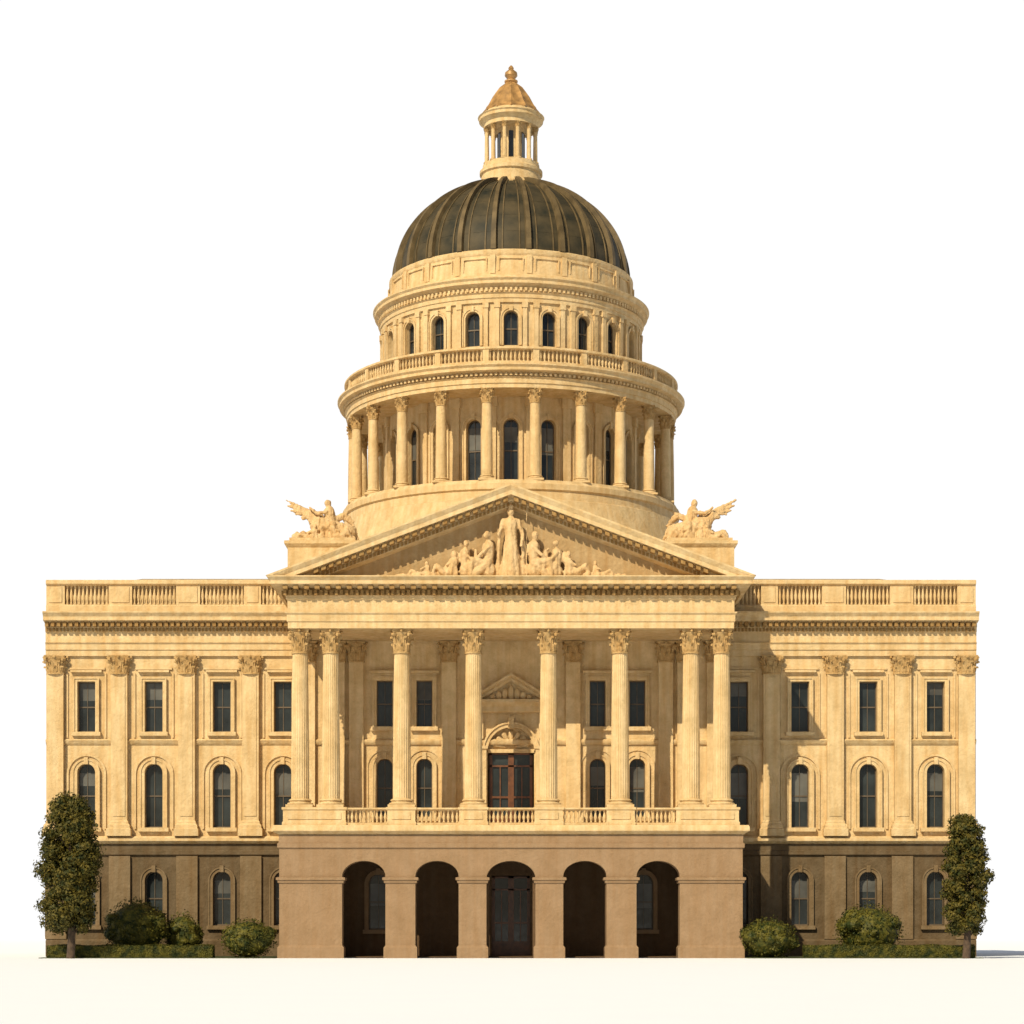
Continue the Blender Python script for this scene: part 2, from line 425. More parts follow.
for x in (-7.3,-2.45,2.45,7.3):
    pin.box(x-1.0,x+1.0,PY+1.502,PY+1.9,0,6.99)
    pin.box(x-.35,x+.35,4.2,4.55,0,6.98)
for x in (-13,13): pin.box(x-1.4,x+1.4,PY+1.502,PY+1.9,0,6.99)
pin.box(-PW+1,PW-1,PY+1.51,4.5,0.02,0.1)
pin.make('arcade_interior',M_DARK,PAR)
ARC = MB()
for x in (-9.1,9.1): window(front(4.5),x,1.3,1.9,5.7,True,.4,trim=ARC,fw=.25)
ARC.make('arcade_window_surrounds',M_BASE,PAR)
door = MB()
def door_leaves(x0,x1,y,z0,z1,n=2,trans=True):
    zt = z1-(.9 if trans else 0)
    door.box(x0,x1,y,y+.12,zt-.06,zt+.06)
    door.box(x0,x1,y,y+.12,z1-.12,z1)
    w = (x1-x0)/n
    for i in range(n):
        a = x0+i*w
        door.box(a+.003,a+.2,y,y+.12,z0,z1); door.box(a+w-.2,a+w-.003,y,y+.12,z0,z1)
        door.box(a+.2,a+w-.2,y+.01,y+.11,z0,z0+1.0)
        door.box(a+.3,a+w-.3,y-.03,y+.05,z0+.2,z0+.85)
        door.box(a+.2,a+w-.2,y+.01,y+.11,z0+2.2,z0+2.34)
        door.box(a+w/2-.04,a+w/2+.04,y+.02,y+.1,z0+1.0,zt)
    GLASS.box(x0+.05,x1-.05,y+.13,y+.16,z0+.3,z1-.05)
door_leaves(-1.3,1.3,4.75,.1,5.55)

# ---------------- balcony
bc = MB()
bc.rect(-PW,PW,PY,WY-.3,[(.03,8.19),(.25,8.3),(.42,8.42),(.42,8.68),(.36,8.8)])
CX = [-14.05,-12.0,-7.27,-2.5,2.5,7.27,12.0,14.05]
pr = [(.0,8.8),(.06,8.8),(.06,9.0),(0,9.08),(0,9.78),(.08,9.85),(.08,10.0)]
for a,b in ((-15.1,-10.95),(-8.2,-6.34),(-3.43,-1.57),(1.57,3.43),(6.34,8.2),(10.95,15.1)):
    bc.rect(a,b,-1.0,.95,pr)
    bc.box(a+.3,b-.3,-1.05,-.9,9.2,9.65)
for a,b in ((-10.95,-8.2),(-6.34,-3.43),(-1.57,1.57),(3.43,6.34),(8.2,10.95)):
    bc.run(a,b,[(-.85,9.8),(-.95,9.87),(-.95,9.97),(-.4,9.97),(-.4,9.8)])
    bc.box(a,b,-.9,-.45,8.8,8.98)
    n = int((b-a)/.27)
    for i in range(n): baluster(bc,a+(i+.5)*(b-a)/n,-.68,8.98,9.8,k=1.1)
for s in (-1,1):
    x = s*14.9
    bc.box(x-.2,x+.2,1.0,WY-.5,9.8,9.97); bc.box(x-.2,x+.2,1.0,WY-.5,8.8,8.98)
    for i in range(24): baluster(bc,x,1.2+i*.3,8.98,9.8,k=1.1)
bc.make('balcony',M_STONE,PAR,smooth=40)
cols = MB()
for x in CX: column(cols,x,0,10.0,21.88,.60,24,caph=1.55)
cols.make('portico_columns',M_STONE,PAR,smooth=50)

# ---------------- portico back wall
RY = 6.0
rw = MB(); mfr = front(RY)
RX = [-8.75,-6.0,6.0,8.75]
ops = [(x,1.1,9.7,13.75,True) for x in RX]+[(x,1.1,15.95,19.15,False) for x in RX]+[(0,3.2,8.8,15.9,True)]
wall(rw,mfr,-15,15,8.8,21.9,ops,.45)
for s in (-1,1): rw.box(min(s*15,s*14.5),max(s*15,s*14.5),RY+.004,WY+.1,8.8,21.9)
for x in RX:
    window(mfr,x,1.1,9.7,13.75,True,.45,fw=.26,proj=.14)
    window(mfr,x,1.1,15.95,19.15,False,.45,fw=.24,proj=.14,hood=True)
    band(TRIM,mfr,x,2.3,9.0,14.3,.1,-.08,.01,True)
rt = MB()
for c in (-14.05,-12.0,-10.7,-4.3,4.3,10.7,12.0,14.05):
    rt.rect(c-.5,c+.5,RY-.35,RY+.1,[(.2,8.8),(.2,9.4),(.05,9.6),(0,9.7),(0,20.5)])
    capital(rt,c,RY-.15,20.45,1.4,.52,sy=.65)
rt.run(-15,15,[(RY+.1,14.7),(RY-.12,14.7),(RY-.24,14.85),(RY-.24,15.0),(RY-.1,15.1),(RY+.1,15.1)])
for s in (-1,1):
    for c in (1.95,):
        rt.rect(s*c-.25,s*c+.25,RY-.45,RY,[(.08,8.8),(.08,9.6),(0,9.7),(0,14.3),(.1,14.4),(.1,14.6)])
    rt.rect(s*2.2-.28,s*2.2+.28,RY-.35,RY,[(0,15.1),(0,17.3)])
band(rt,mfr,0,3.2,14.3,15.9,.35,-.3,.02,True)
band(rt,mfr,0,3.7,14.3,16.15,.12,-.4,-.25,True)
rt.box(-.2,.2,RY-.5,RY,15.8,16.6)
rt.rect(-2.5,2.5,RY-.4,RY,[(0,16.9),(.1,17.0),(.1,17.3),(.3,17.5),(.4,17.6),(.4,17.8)])
g = MB(); gable(g,[(0,-.8),(.15,-.8),(.22,-.7),(.3,-.45),(.5,-.4),(.5,0)],19.6,.62,17.8,0)
g.add([(-2.6,-.15,17.8),(2.6,-.15,17.8),(0,-.15,19.3)],[(0,1,2)])
rt.add([(x,y+RY,z) for x,y,z in g.v],g.f)
for i in range(-3,4): rt.ball((i*.42,RY-.3,18.0+.28*(3-abs(i))/3),(.22,.15,.18+.13*(3-abs(i))))
rt.box(-1.6,1.6,RY-.1,RY+.35,14.15,14.4)
rt.add([(0,RY+.2,14.4)]+[(1.6*math.cos(pi*i/14),RY+.2,14.4+1.5*math.sin(pi*i/14)) for i in range(15)],[(0,i,i+1) for i in range(1,15)])
for i in range(7):
    a = pi*(i+.5)/7; rt.limb((.4*math.cos(a),RY+.12,14.5+.4*math.sin(a)),(1.15*math.cos(a),RY+.12,14.5+1.05*math.sin(a)),.1,.2)
rw.make('portico_back_wall',M_STONE,PAR)
rt.make('door_surround_and_antae',M_STONE,PAR,smooth=40)
door_leaves(-1.5,1.5,RY+.25,8.82,14.15)
door.make('doors',M_WOOD,PAR)

# ---------------- entablature + pediment
en = MB()
EX = 14.8; EY = -.78
en.rect(-EX,EX,EY,WY,[(0,21.88),(0,22.3),(.07,22.33),(.07,22.75),(.18,22.88),(.18,22.95),(.02,22.97),(.02,23.75),(.12,23.82),(.12,24.0),(.2,24.02),(.2,24.5),(.75,24.62),(1.05,24.68),(1.05,24.9),(1.27,25.12),(1.27,25.2)])
apex,slope = 31.25,0.375
gable(en,[(0,-2.08),(.12,-2.08),(.34,-1.95),(.42,-1.9),(.68,-1.9),(.74,-1.2),(.98,-1.15),(1.0,-.95),(1.3,-.92),(1.34,-.7),(1.45,-.3)],apex,slope,25.2,16)
en.make('entablature_and_pediment',M_STONE,PAR)
ty = MB(); ty.add([(-12.5,-.35,25.15),(12.5,-.35,25.15),(0,-.35,apex-1.2)],[(0,1,2)])
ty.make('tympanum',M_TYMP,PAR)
n = int(2*(EX+.2)/.34)
for i in range(n+1):
    x = -EX-.15+i*.34
    orn.box(x-.1,x+.1,EY-.42,EY-.21,24.04,24.36)
for i in range(int(2*EX/.7)+1):
    x = -EX-.1+i*.705
    orn.box(x-.16,x+.16,EY-.9,EY-.21,24.38,24.62)
orn.box(-EX-.2,EX+.2,EY-.235,EY-.15,24.03,24.5)
for s in (-1,1):
    for i in range(27):
        y = EY+i*.36
        orn.box(s*(EX+.31)-.1,s*(EX+.31)+.1,y-.1,y+.1,24.06,24.36)
    m = int(14.6/.5)
    for i in range(m):
        x = s*(.35+i*.5); zt = apex-.76-abs(x)*slope
        if zt-.3 < 25.3: continue
        w = .15; k = -slope*s
        vs = [(x+dx,y,zt+k*dx+dz) for dz in (-.24,0.03) for dx,y in ((-w,-1.75),(w,-1.75),(w,-1.12),(-w,-1.12))]
        orn.add(vs,[(0,3,2,1),(4,5,6,7),(0,1,5,4),(1,2,6,5),(2,3,7,6),(3,0,4,7)])
    m = int(13.5/.26)
    for i in range(m):
        x = s*(.2+i*.26); zt = apex-1.03-abs(x)*slope
        if zt-.24 < 25.25: continue
        w = .08; k = -slope*s
        vs = [(x+dx,y,zt+k*dx+dz) for dz in (-.22,0) for dx,y in ((-w,-1.04),(w,-1.04),(w,-.9),(-w,-.9))]
        orn.add(vs,[(0,3,2,1),(4,5,6,7),(0,1,5,4),(1,2,6,5),(2,3,7,6),(3,0,4,7)])
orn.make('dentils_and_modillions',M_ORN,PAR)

ab = MB()
for s in (-1,1):
    x0,x1 = sorted((s*10.5,s*15.2))
    ab.rect(x0,x1,3.2,9.0,[(.12,24.5),(.12,26.3),(.0,26.45),(0,27.9),(.1,28.0),(.22,28.15),(.22,28.35),(-.1,28.42),(-.1,28.6)])
ab.make('attic_blocks',M_STONE,PAR)

# ---------------- dome
DY = 26.0
dm = MB()
dm.lathe(0,DY,[(14.2,24),(14.2,30.6),(13.9,30.8),(13.7,31.4),(13.3,32.8),(13.25,33.0),(13.0,33.1),(12.95,33.7),(13.1,33.8),(13.1,34.2),(12.95,34.35),(12.9,34.5),(9,34.5)],128,cap=False)
dm.lathe(0,DY,[(9.5,41.2),(12.75,41.2),(12.75,41.5),(12.83,41.52),(12.83,41.85),(12.95,41.95),(12.8,42.0),(12.8,42.2),(13.1,42.3),(13.35,42.35),(13.35,42.55),(13.5,42.7),(13.5,42.8),(12.9,42.9),(9.8,42.9)],128,cap=False)
dm.lathe(0,DY,[(12.45,42.88),(12.95,42.88),(12.95,43.08),(12.85,43.12),(12.45,43.12)],128,cap=False)
dm.lathe(0,DY,[(12.45,43.92),(12.85,43.92),(12.97,43.98),(12.97,44.1),(12.9,44.15),(12.45,44.15),(12.45,43.92)],128,cap=False)
dm.lathe(0,DY,[(12.45,42.9),(12.45,44.0)],96,cap=False)
dm.lathe(0,DY,[(10.5,42.88),(10.5,44.4),(10.35,44.5),(10.35,44.75),(10.0,44.85)],128,cap=False)
dm.lathe(0,DY,[(10.0,48.1),(10.15,48.1),(10.15,48.4),(10.22,48.42),(10.22,48.7),(10.35,48.8),(10.2,48.85),(10.2,49.2),(10.45,49.35),(10.62,49.4),(10.62,49.6),(10.75,49.75),(10.75,49.82),(9.95,49.95),
               (9.8,50.2),(9.6,50.3),(9.55,50.35),(9.4,51.75),(9.45,51.82),(9.5,51.95),(9.5,52.15),(9.3,52.2),(9.2,52.3),(9.0,52.35)],128,cap=False)
dm.make('drum_rings',M_STONE,PAR,smooth=25)
NB = 22
def drum_map(r): return lambda u,z,d: ((r-d)*math.sin(u/r), DY-(r-d)*math.cos(u/r), z)
dw, dtr = MB(), MB()
r1 = 9.8; bay = 2*pi*r1/NB; m1 = drum_map(r1)
wall(dw,m1,-10.5*bay,11.5*bay,34.5,41.25,[(k*bay,1.12,35.0,39.6,True) for k in range(-10,12)],.4,du=.25)
for k in range(-10,12):
    window(m1,k*bay,1.12,35.0,39.6,True,.4,fw=.24,proj=.1,trim=dtr,sill=False)
    u = (k+.5)*bay
    dtr.mbox(m1,u-.3,u+.3,34.5,40.6,-.18,.02); dtr.mbox(m1,u-.4,u+.4,40.5,41.2,-.28,.02); dtr.mbox(m1,u-.4,u+.4,34.5,35.0,-.25,.02)
r2 = 10.0; bay2 = 2*pi*r2/NB; m2 = drum_map(r2)
wall(dw,m2,-10.5*bay2,11.5*bay2,44.7,48.4,[(k*bay2,1.08,44.95,47.5,True) for k in range(-10,12)],.4,du=.25)
m3 = drum_map(9.5)
m4 = drum_map(12.85)
for k in range(-10,12):
    window(m2,k*bay2,1.08,44.95,47.5,True,.4,fw=.2,proj=.12,trim=dtr,sill=False)
    u = (k+.5)*bay2
    for e in (-.42,.42):
        dtr.mbox(m2,u+e-.16,u+e+.16,44.85,47.8,-.2,.02); dtr.mbox(m2,u+e-.22,u+e+.22,47.7,48.09,-.26,.02)
    v = u*9.5/r2
    dtr.mbox(m3,v-.2,v+.2,50.4,51.78,-.1,.3)
    v = k*bay2*9.5/r2
    band(dtr,m3,v,1.7,50.6,51.5,.08,-.07,.3,False)
    v = (k+.5)*2*pi*12.85/NB
    dtr.mbox(m4,v-.22,v+.22,43.1,43.95,-.04,.35)
nb = 260
for i in range(nb):
    a = 2*pi*i/nb; baluster(dtr,12.7*math.sin(a),DY-12.7*math.cos(a),43.1,43.95,k=1.0,n=6)
for rr,z0,z1,dd in ((12.95,42.02,42.2,.2),(10.25,48.9,49.15,.16)):
    nd = int(2*pi*rr/.36)
    mm = drum_map(rr)
    for i in range(nd):
        u = 2*pi*rr*i/nd; dtr.mbox(mm,u-.09,u+.09,z0,z1,-.1,.2)
dw.make('drum_walls',M_STONE,PAR,smooth=30)
dtr.make('drum_trim',M_STONE,PAR,smooth=30)
dc = MB()
for k in range(NB):
    a = 2*pi*(k+.5)/NB; column(dc,12.3*math.sin(a),DY-12.3*math.cos(a),34.5,41.22,.42,0,caph=1.0,nseg=20)
dc.make('drum_colonnade',M_STONE,PAR,smooth=45)
# dome shell
ZB, HB = 52.3, 7.5
ds = MB(); rib = MB()
def dp(t):
    a = t*pi/2; return 8.98*math.cos(a), ZB+HB*math.sin(a)
prof = []
NC = 7
for c in range(NC):
    t0,t1 = c/NC*.86,(c+1)/NC*.86
    for j in range(5):
        t = t0+(t1-t0)*j/4.0
        r,z = dp(t); prof.append((r+.014*(1-j/4.0),z))
ds.lathe(0,DY,prof,NB*6,cap=False)
ds.make('dome_shell',M_DOME,PAR,smooth=30)
for k in range(NB):
    a0 = 2*pi*(k+.5)/NB
    for (w,h,off) in ((.24,.32,0),(.06,.08,-.5),(.06,.08,.5)):
        vs = []; fs = []; N_ = 28
        for i in range(N_+1):
            r,z = dp(i/N_*.86); tt = i/N_
            nx,nz = r/8.98**2, (z-ZB)/HB**2; l = math.hypot(nx,nz); nx/=l; nz/=l
            ww = w*(1-.55*tt)
            aa = a0+off*(2*pi/NB/2.0)
            for (tn,hh) in ((-ww,-.05),(-ww*.8,h),(ww*.8,h),(ww,-.05)):
                rad = r+nx*hh; zz = z+nz*hh
                vs.append((rad*math.sin(aa)+tn*math.cos(aa), DY-rad*math.cos(aa)+tn*math.sin(aa), zz))
        for i in range(N_):
            for j in range(3):
                q = i*4+j; fs.append((q,q+1,q+5,q+4))
        rib.add(vs,fs)
rib.make('dome_ribs',M_RIB,PAR,smooth=40)
# lantern
ln = MB()
ln.lathe(0,DY,[(2.75,58.3),(2.75,59.6),(2.62,59.75),(2.45,59.85),(2.3,60.6),(2.45,60.7),(2.45,60.95),(2.25,61.1),(2.2,61.45),(0,61.5)],48,cap=False)
for k in range(12):
    a = 2*pi*(k+.5)/12; column(ln,1.95*math.sin(a),DY-1.95*math.cos(a),61.45,64.32,.17,0,caph=.4,nseg=12)
ln.lathe(0,DY,[(0,64.3),(2.15,64.3),(2.15,64.6),(2.2,64.65),(2.35,64.8),(2.5,64.85),(2.5,65.05),(2.6,65.15),(2.2,65.3),(2.1,65.5),(1.9,65.6),(0,65.7)],48,cap=False)
ln.make('lantern',M_STONE,PAR,smooth=30)
core = MB()
core.lathe(0,DY,[(1.05,61.45),(1.05,64.4)],24,cap=False)
core.make('lantern_core',M_STONE,PAR,smooth=60)
for k in range(12):
    a = 2*pi*k/12; mm = drum_map(1.06); GLASS.mbox(mm,1.06*a-.17,1.06*a+.17,61.9,63.9,-.03,.02)
lr = MB()
lr.lathe(0,DY,[(2.0,65.5),(2.05,65.65),(1.85,65.9),(1.6,66.3),(1.3,66.9),(.92,67.45),(.52,67.8),(.38,67.95)],48,rf=lambda k:1.0 if k % 4 else 1.09,cap=False)
lr.lathe(0,DY,[(.34,67.85),(.52,68.0),(.52,68.1),(.28,68.2),(.34,68.3),(.5,68.5),(.47,68.75),(.28,68.9),(.18,69.0),(.22,69.1),(.12,69.25),(.0,69.35)],20)
lr.make('lantern_roof',M_CUP,PAR,smooth=35)

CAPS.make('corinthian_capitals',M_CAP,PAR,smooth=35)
TRIM.make('window_surrounds',M_STONE,PAR,smooth=35)
SASH.make('window_sashes',M_SASH,PAR)
GLASS.make('window_panes',M_GLASS,PAR)
BLIND.make('window_blinds',M_BLIND,PAR)

# ================================================================== SCULPTURE
def sculpt(mb, name, mat, voxel, parent=None, amp=.05):
    ob = mb.make(name+'_tmp',mat,None,recalc=False)
    md = ob.modifiers.new('r','REMESH'); md.mode = 'VOXEL'; md.voxel_size = voxel
    sm = ob.modifiers.new('s','SMOOTH'); sm.factor = .5; sm.iterations = 2
    dg = bpy.context.evaluated_depsgraph_get()
    me = bpy.data.meshes.new_from_object(ob.evaluated_get(dg))
    bpy.data.objects.remove(ob)
    n = len(me.vertices)
    co = np.empty(n*3); me.vertices.foreach_get('co',co); co = co.reshape(-1,3)
    no = np.empty(n*3); me.vertices.foreach_get('normal',no); no = no.reshape(-1,3)
    for i in range(n):
        p = co[i]
        d = noise.noise(Vector((p[0]*4.5,p[1]*4.5,p[2]*1.4)))+.6*noise.noise(Vector((p[0]*9,p[1]*9,p[2]*5)))
        co[i] += no[i]*d*amp
    me.vertices.foreach_set('co',co.ravel()); me.update()
    me.name = name; me.materials.clear(); me.materials.append(mat)
    me.polygons.foreach_set('use_smooth',[True]*len(me.polygons))
    o = bpy.data.objects.new(name,me); scene.collection.objects.link(o)
    if parent: o.parent = parent
    return o

def standing(mb, x, y, z, h, s=1):
    k = h/4.6
    for i in range(9):
        a = 2*pi*i/9; mb.limb((x+.5*k*math.cos(a),y+.3*k*math.sin(a),z+.1),(x+.22*k*math.cos(a),y+.16*k*math.sin(a),z+2.4*k),.2*k,.18*k)
    mb.limb((x,y,z+.4*k),(x,y,z+2.6*k),.5*k,.36*k)
    mb.limb((x,y,z+2.5*k),(x,y,z+3.3*k),.36*k,.42*k)
    mb.limb((x-.42*k,y,z+3.4*k),(x+.42*k,y,z+3.4*k),.22*k,.22*k)
    mb.limb((x,y,z+3.5*k),(x,y,z+3.85*k),.14*k,.13*k)
    mb.ball((x,y-.03,z+4.02*k),(.22*k,.25*k,.29*k),12,8)
    mb.ball((x,y,z+4.3*k),(.2*k,.24*k,.2*k)); mb.limb((x,y,z+4.35*k),(x,y,z+4.55*k),.08*k,.05*k)
    for e in (-1,1):
        mb.limb((x+e*.48*k,y,z+3.35*k),(x+e*.72*k,y-.1,z+2.6*k),.17*k,.13*k)
        mb.limb((x+e*.72*k,y-.1,z+2.6*k),(x+e*.62*k,y-.35,z+(1.9 if e*s>0 else 2.9)*k),.13*k,.09*k)
        mb.limb((x+e*.7*k,y,z+2.7*k),(x+e*.8*k,y+.05,z+.2*k),.1*k,.16*k)
    mb.limb((x+s*.95*k,y-.2,z),(x+s*.95*k,y-.2,z+4.3*k),.05*k,.04*k)

def seated(mb, x, y, z, h, s=1):
    k = h/2.6
    mb.ball((x,y,z+.45*k),(.5*k,.35*k,.5*k))
    mb.limb((x,y,z+.8*k),(x-.05*s*k,y,z+1.7*k),.34*k,.36*k)
    mb.limb((x-.05*s*k,y,z+1.85*k),(x,y,z+2.15*k),.13*k,.12*k)
    mb.ball((x+.04*s*k,y-.03,z+2.35*k),(.2*k,.21*k,.25*k),12,8)
    for e,q in ((-.18,0),(.18,.15)):
        mb.limb((x,y+e*k,z+.8*k),(x+s*(.85+q)*k,y+e*k-.1*k,z+(.95)*k),.24*k,.17*k)
        mb.limb((x+s*(.85+q)*k,y+e*k-.1*k,z+.95*k),(x+s*(.95+q)*k,y+e*k-.1*k,z+.1*k),.17*k,.1*k)
    for e in (-1,1):
        mb.limb((x-.05*s*k,y+e*.28*k,z+1.65*k),(x+s*.4*k,y+e*.38*k-.05,z+1.2*k),.13*k,.1*k)
        mb.limb((x+s*.4*k,y+e*.38*k-.05,z+1.2*k),(x+s*.8*k,y+e*.25*k,z+(1.3+.35*e)*k),.1*k,.07*k)
    mb.limb((x+s*.1*k,y-.2*k,z+.7*k),(x+s*.7*k,y-.2*k,z+.15*k),.25*k,.2*k)

def reclining(mb, x, y, z, L, s=1, k=1.0):
    mb.limb((x-s*.25*L,y,z+.3*k),(x-s*.33*L,y,z+.85*k),.26*k,.27*k)
    mb.ball((x-s*.33*L,y-.05,z+1.22*k),(.17*k,.18*k,.21*k),12,8); mb.limb((x-s*.33*L,y,z+.9*k),(x-s*.33*L,y,z+1.15*k),.11*k,.1*k)
    mb.limb((x-s*.25*L,y,z+.28*k),(x-s*.02*L,y-.05,z+.28*k),.27*k,.25*k)
    mb.limb((x-s*.02*L,y-.12,z+.28*k),(x+s*.2*L,y-.15,z+.62*k),.2*k,.14*k)
    mb.limb((x+s*.2*L,y-.15,z+.62*k),(x+s*.34*L,y-.15,z+.1*k),.14*k,.08*k)
    mb.limb((x-s*.02*L,y+.1,z+.2*k),(x+s*.45*L,y+.05,z+.15*k),.2*k,.08*k)
    mb.limb((x-s*.36*L,y-.1,z+.8*k),(x-s*.42*L,y-.15,z+.15*k),.11*k,.09*k)
    mb.limb((x-s*.28*L,y-.15,z+.85*k),(x-s*.1*L,y-.25,z+.65*k),.11*k,.07*k)

pdm = MB()
yy = -.95
standing(pdm,0,yy,25.2,5.0)
for s in (-1,1):
    seated(pdm,s*1.55,yy,25.2,3.1,s=s)
    seated(pdm,s*3.0,yy,25.2,2.5,s=-s)
    pdm.limb((s*2.4,yy,25.3),(s*2.3,yy,27.0),.3,.12)
    reclining(pdm,s*4.5,yy,25.2,2.2,s=s,k=1.25)
    pdm.ball((s*4.1,yy+.1,25.5),(.5,.3,.7)); pdm.ball((s*3.6,yy+.1,26.5),(.25,.2,.5))
    reclining(pdm,s*6.2,yy,25.2,1.9,s=s,k=.78)
    for i in range(8): pdm.ball((s*(5.1+i*.34),yy+R.uniform(-.2,.15),25.3),(.25,.2,.34-.025*i))
    pdm.limb((s*7.2,yy,25.3),(s*7.9,yy,25.22),.16,.06)
sculpt(pdm,'pediment_sculpture',M_STAT,.055,PAR)

class Fat(MB):
    def ball(s, c, r, n=8, m=6):
        if not hasattr(r,'__len__'): r = (r,r,r)
        MB.ball(s,c,tuple(q*1.22 for q in r),n,m)
def statue_group(name, cx, s):
    mb = Fat(); y = 6.0; z = 28.6
    X = lambda t: cx+s*t
    mb.rect(cx-2.3,cx+2.3,y-.8,y+.8,[(0,z-.05),(0,z+.22)])
    mb.limb((X(-1.7),y,z+.75),(X(.3),y,z+1.25),.5,.55)
    mb.limb((X(.3),y,z+1.3),(X(1.0),y,z+1.95),.42,.26)
    mb.limb((X(1.0),y-.02,z+2.05),(X(1.45),y-.05,z+1.85),.24,.13)
    mb.limb((X(.95),y,z+2.15),(X(.9),y,z+2.4),.08,.03)
    for e in (-.3,.3):
        mb.limb((X(.35),y+e,z+1.0),(X(1.05+e*.6),y+e,z+.75),.24,.15); mb.limb((X(1.05+e*.6),y+e,z+.75),(X(1.0+e),y+e,z+.25),.15,.1)
        mb.limb((X(-1.6),y+e,z+.8),(X(-1.1+e*.3),y+e,z+.5),.32,.2); mb.limb((X(-1.1+e*.3),y+e,z+.5),(X(-1.7),y+e,z+.28),.17,.12)
        mb.limb((X(-1.7),y+e,z+.28),(X(-1.3),y+e,z+.22),.12,.1)
    mb.limb((X(-2.1),y,z+.8),(X(-2.35),y,z+.35),.12,.08)
    mb.limb((X(-.55),y,z+1.4),(X(-.35),y,z+2.25),.3,.33)
    mb.limb((X(-.35),y,z+2.35),(X(-.28),y,z+2.6),.12,.11)
    mb.ball((X(-.25),y-.03,z+2.8),(.19,.2,.24),12,8)
    mb.limb((X(-.6),y-.45,z+1.3),(X(.1),y-.6,z+1.0),.2,.15); mb.limb((X(.1),y-.6,z+1.0),(X(.0),y-.6,z+.35),.14,.09)
    mb.limb((X(-.3),y-.3,z+2.2),(X(.45),y-.4,z+2.05),.13,.1); mb.limb((X(.45),y-.4,z+2.05),(X(.95),y-.35,z+2.45),.1,.07)
    mb.limb((X(-.4),y+.3,z+2.2),(X(-.9),y+.35,z+1.7),.13,.1)
    for (bx,bz,tips) in ((.3,1.9,[(2.65,3.1),(2.5,2.7),(2.3,2.35),(1.95,2.1)]),(-.7,1.7,[(-1.6,2.2),(-1.8,1.9),(-2.0,1.6),(-2.1,1.3)])):
        sx = 1 if bx > 0 else -1
        mb.limb((X(bx),y+.15,z+bz),(X(bx+sx*.7),y+.2,z+bz+.35),.22,.17)
        for tx,tz in tips: mb.limb((X(bx+sx*.6),y+.2,z+bz+.3),(X(tx),y+.2,z+tz),.15,.06)
    reclining(mb,X(-1.3),y-.55,z+.2,1.9,s=-s,k=.9)
    reclining(mb,X(1.2),y-.6,z+.15,1.9,s=s,k=.75)
    for i in range(22): mb.ball((X(R.uniform(-2,1.9)),y+R.uniform(-.6,.2),z+.35),(R.uniform(.18,.35),.25,R.uniform(.25,.55)))
    return sculpt(mb,name,M_STAT,.05,None,.07)
statue_group('statue_group',-12.95,-1)
statue_group('statue_group',12.95,1)

# ================================================================== GROUND, PLANTS, SKY
def pale_ground():
    m, nt, b = mat_base('pale_paving'); N = nt.nodes; L = nt.links
    tc = N.new('ShaderNodeTexCoord')
    n1 = N.new('ShaderNodeTexNoise'); n1.inputs['Scale'].default_value = .3; n1.inputs['Detail'].default_value = 8
    L.new(tc.outputs['Object'],n1.inputs['Vector'])
    cr = N.new('ShaderNodeValToRGB')
    cr.color_ramp.elements[0].color = (.82,.88,.97,1); cr.color_ramp.elements[1].color = (.85,.91,.98,1)
    L.new(n1.outputs[0],cr.inputs[0]); L.new(cr.outputs[0],b.inputs['Base Color'])
    b.inputs['Roughness'].default_value = .9; b.inputs['Specular IOR Level'].default_value = .1
    return m
g = MB(); g.add([(-1500,-1500,0),(1500,-1500,0),(1500,1500,0),(-1500,1500,0)],[(0,1,2,3)])
g.make('ground',pale_ground())
lw = MB()
for a,b in ((-31.0,-15.5),(15.5,31.0)): lw.box(a,b,-2.4,8.7,-.02,.05)
lw.make('lawn',M_LAWN)

rng = np.random.default_rng(5)
def foliage(name, blobs, n, size, mat, core=.86, parent=None, lo=.78):
    bl = np.array(blobs,float)
    area = (bl[:,3]*bl[:,4]*bl[:,5])**(2/3); idx = rng.choice(len(bl),n,p=area/area.sum())
    d = rng.normal(size=(n,3)); d /= np.linalg.norm(d,axis=1)[:,None]
    rad = rng.uniform(lo,1.06,n)+rng.normal(size=n)*.05
    P = bl[idx,:3]+d*bl[idx,3:]*rad[:,None]
    keep = P[:,2] > .05; P = P[keep]; d = d[keep]; n = len(P)
    nrm = d+rng.normal(size=(n,3))*.55; nrm /= np.linalg.norm(nrm,axis=1)[:,None]
    t = np.cross(nrm,rng.normal(size=(n,3))); t /= np.linalg.norm(t,axis=1)[:,None]
    bt = np.cross(nrm,t); sz = size*rng.uniform(.6,1.4,n)[:,None]
    V = np.stack([P-t*sz,P+bt*sz*.55+nrm*sz*.1,P+t*sz,P-bt*sz*.55+nrm*sz*.1],1).reshape(-1,3)
    mb = MB(); mb.v = [tuple(v) for v in V]; mb.f = [(4*i,4*i+1,4*i+2,4*i+3) for i in range(n)]
    if core:
        for b in blobs: mb.ball(b[:3],(b[3]*core,b[4]*core,b[5]*core),12,8)
    return mb.make(name,mat,parent,recalc=False)

def bush(cx,cy,r,h,n=5200):
    bl = [(cx,cy,h*.45,r*.86,r*.8,h*.5)]
    for i in range(22):
        a = R.uniform(0,2*pi); q = R.uniform(.3,.76)*r; hz = h*(.9-.45*(q/r)**2)*R.uniform(.5,.9)
        s = R.uniform(.18,.32)*r
        bl.append((cx+q*math.cos(a),cy+q*math.sin(a),hz,s,s,s*.8))
    foliage('bush',bl,n,.085,M_LEAF)
bush(-25.3,2.0,2.45,4.2,6800)
bush(-22.4,3.5,1.5,3.2,3000)
bush(-17.45,-.8,2.05,2.75,5800)
bush(17.1,-.8,2.1,2.8,5800)
bush(24.2,2.0,2.6,3.8,6800)

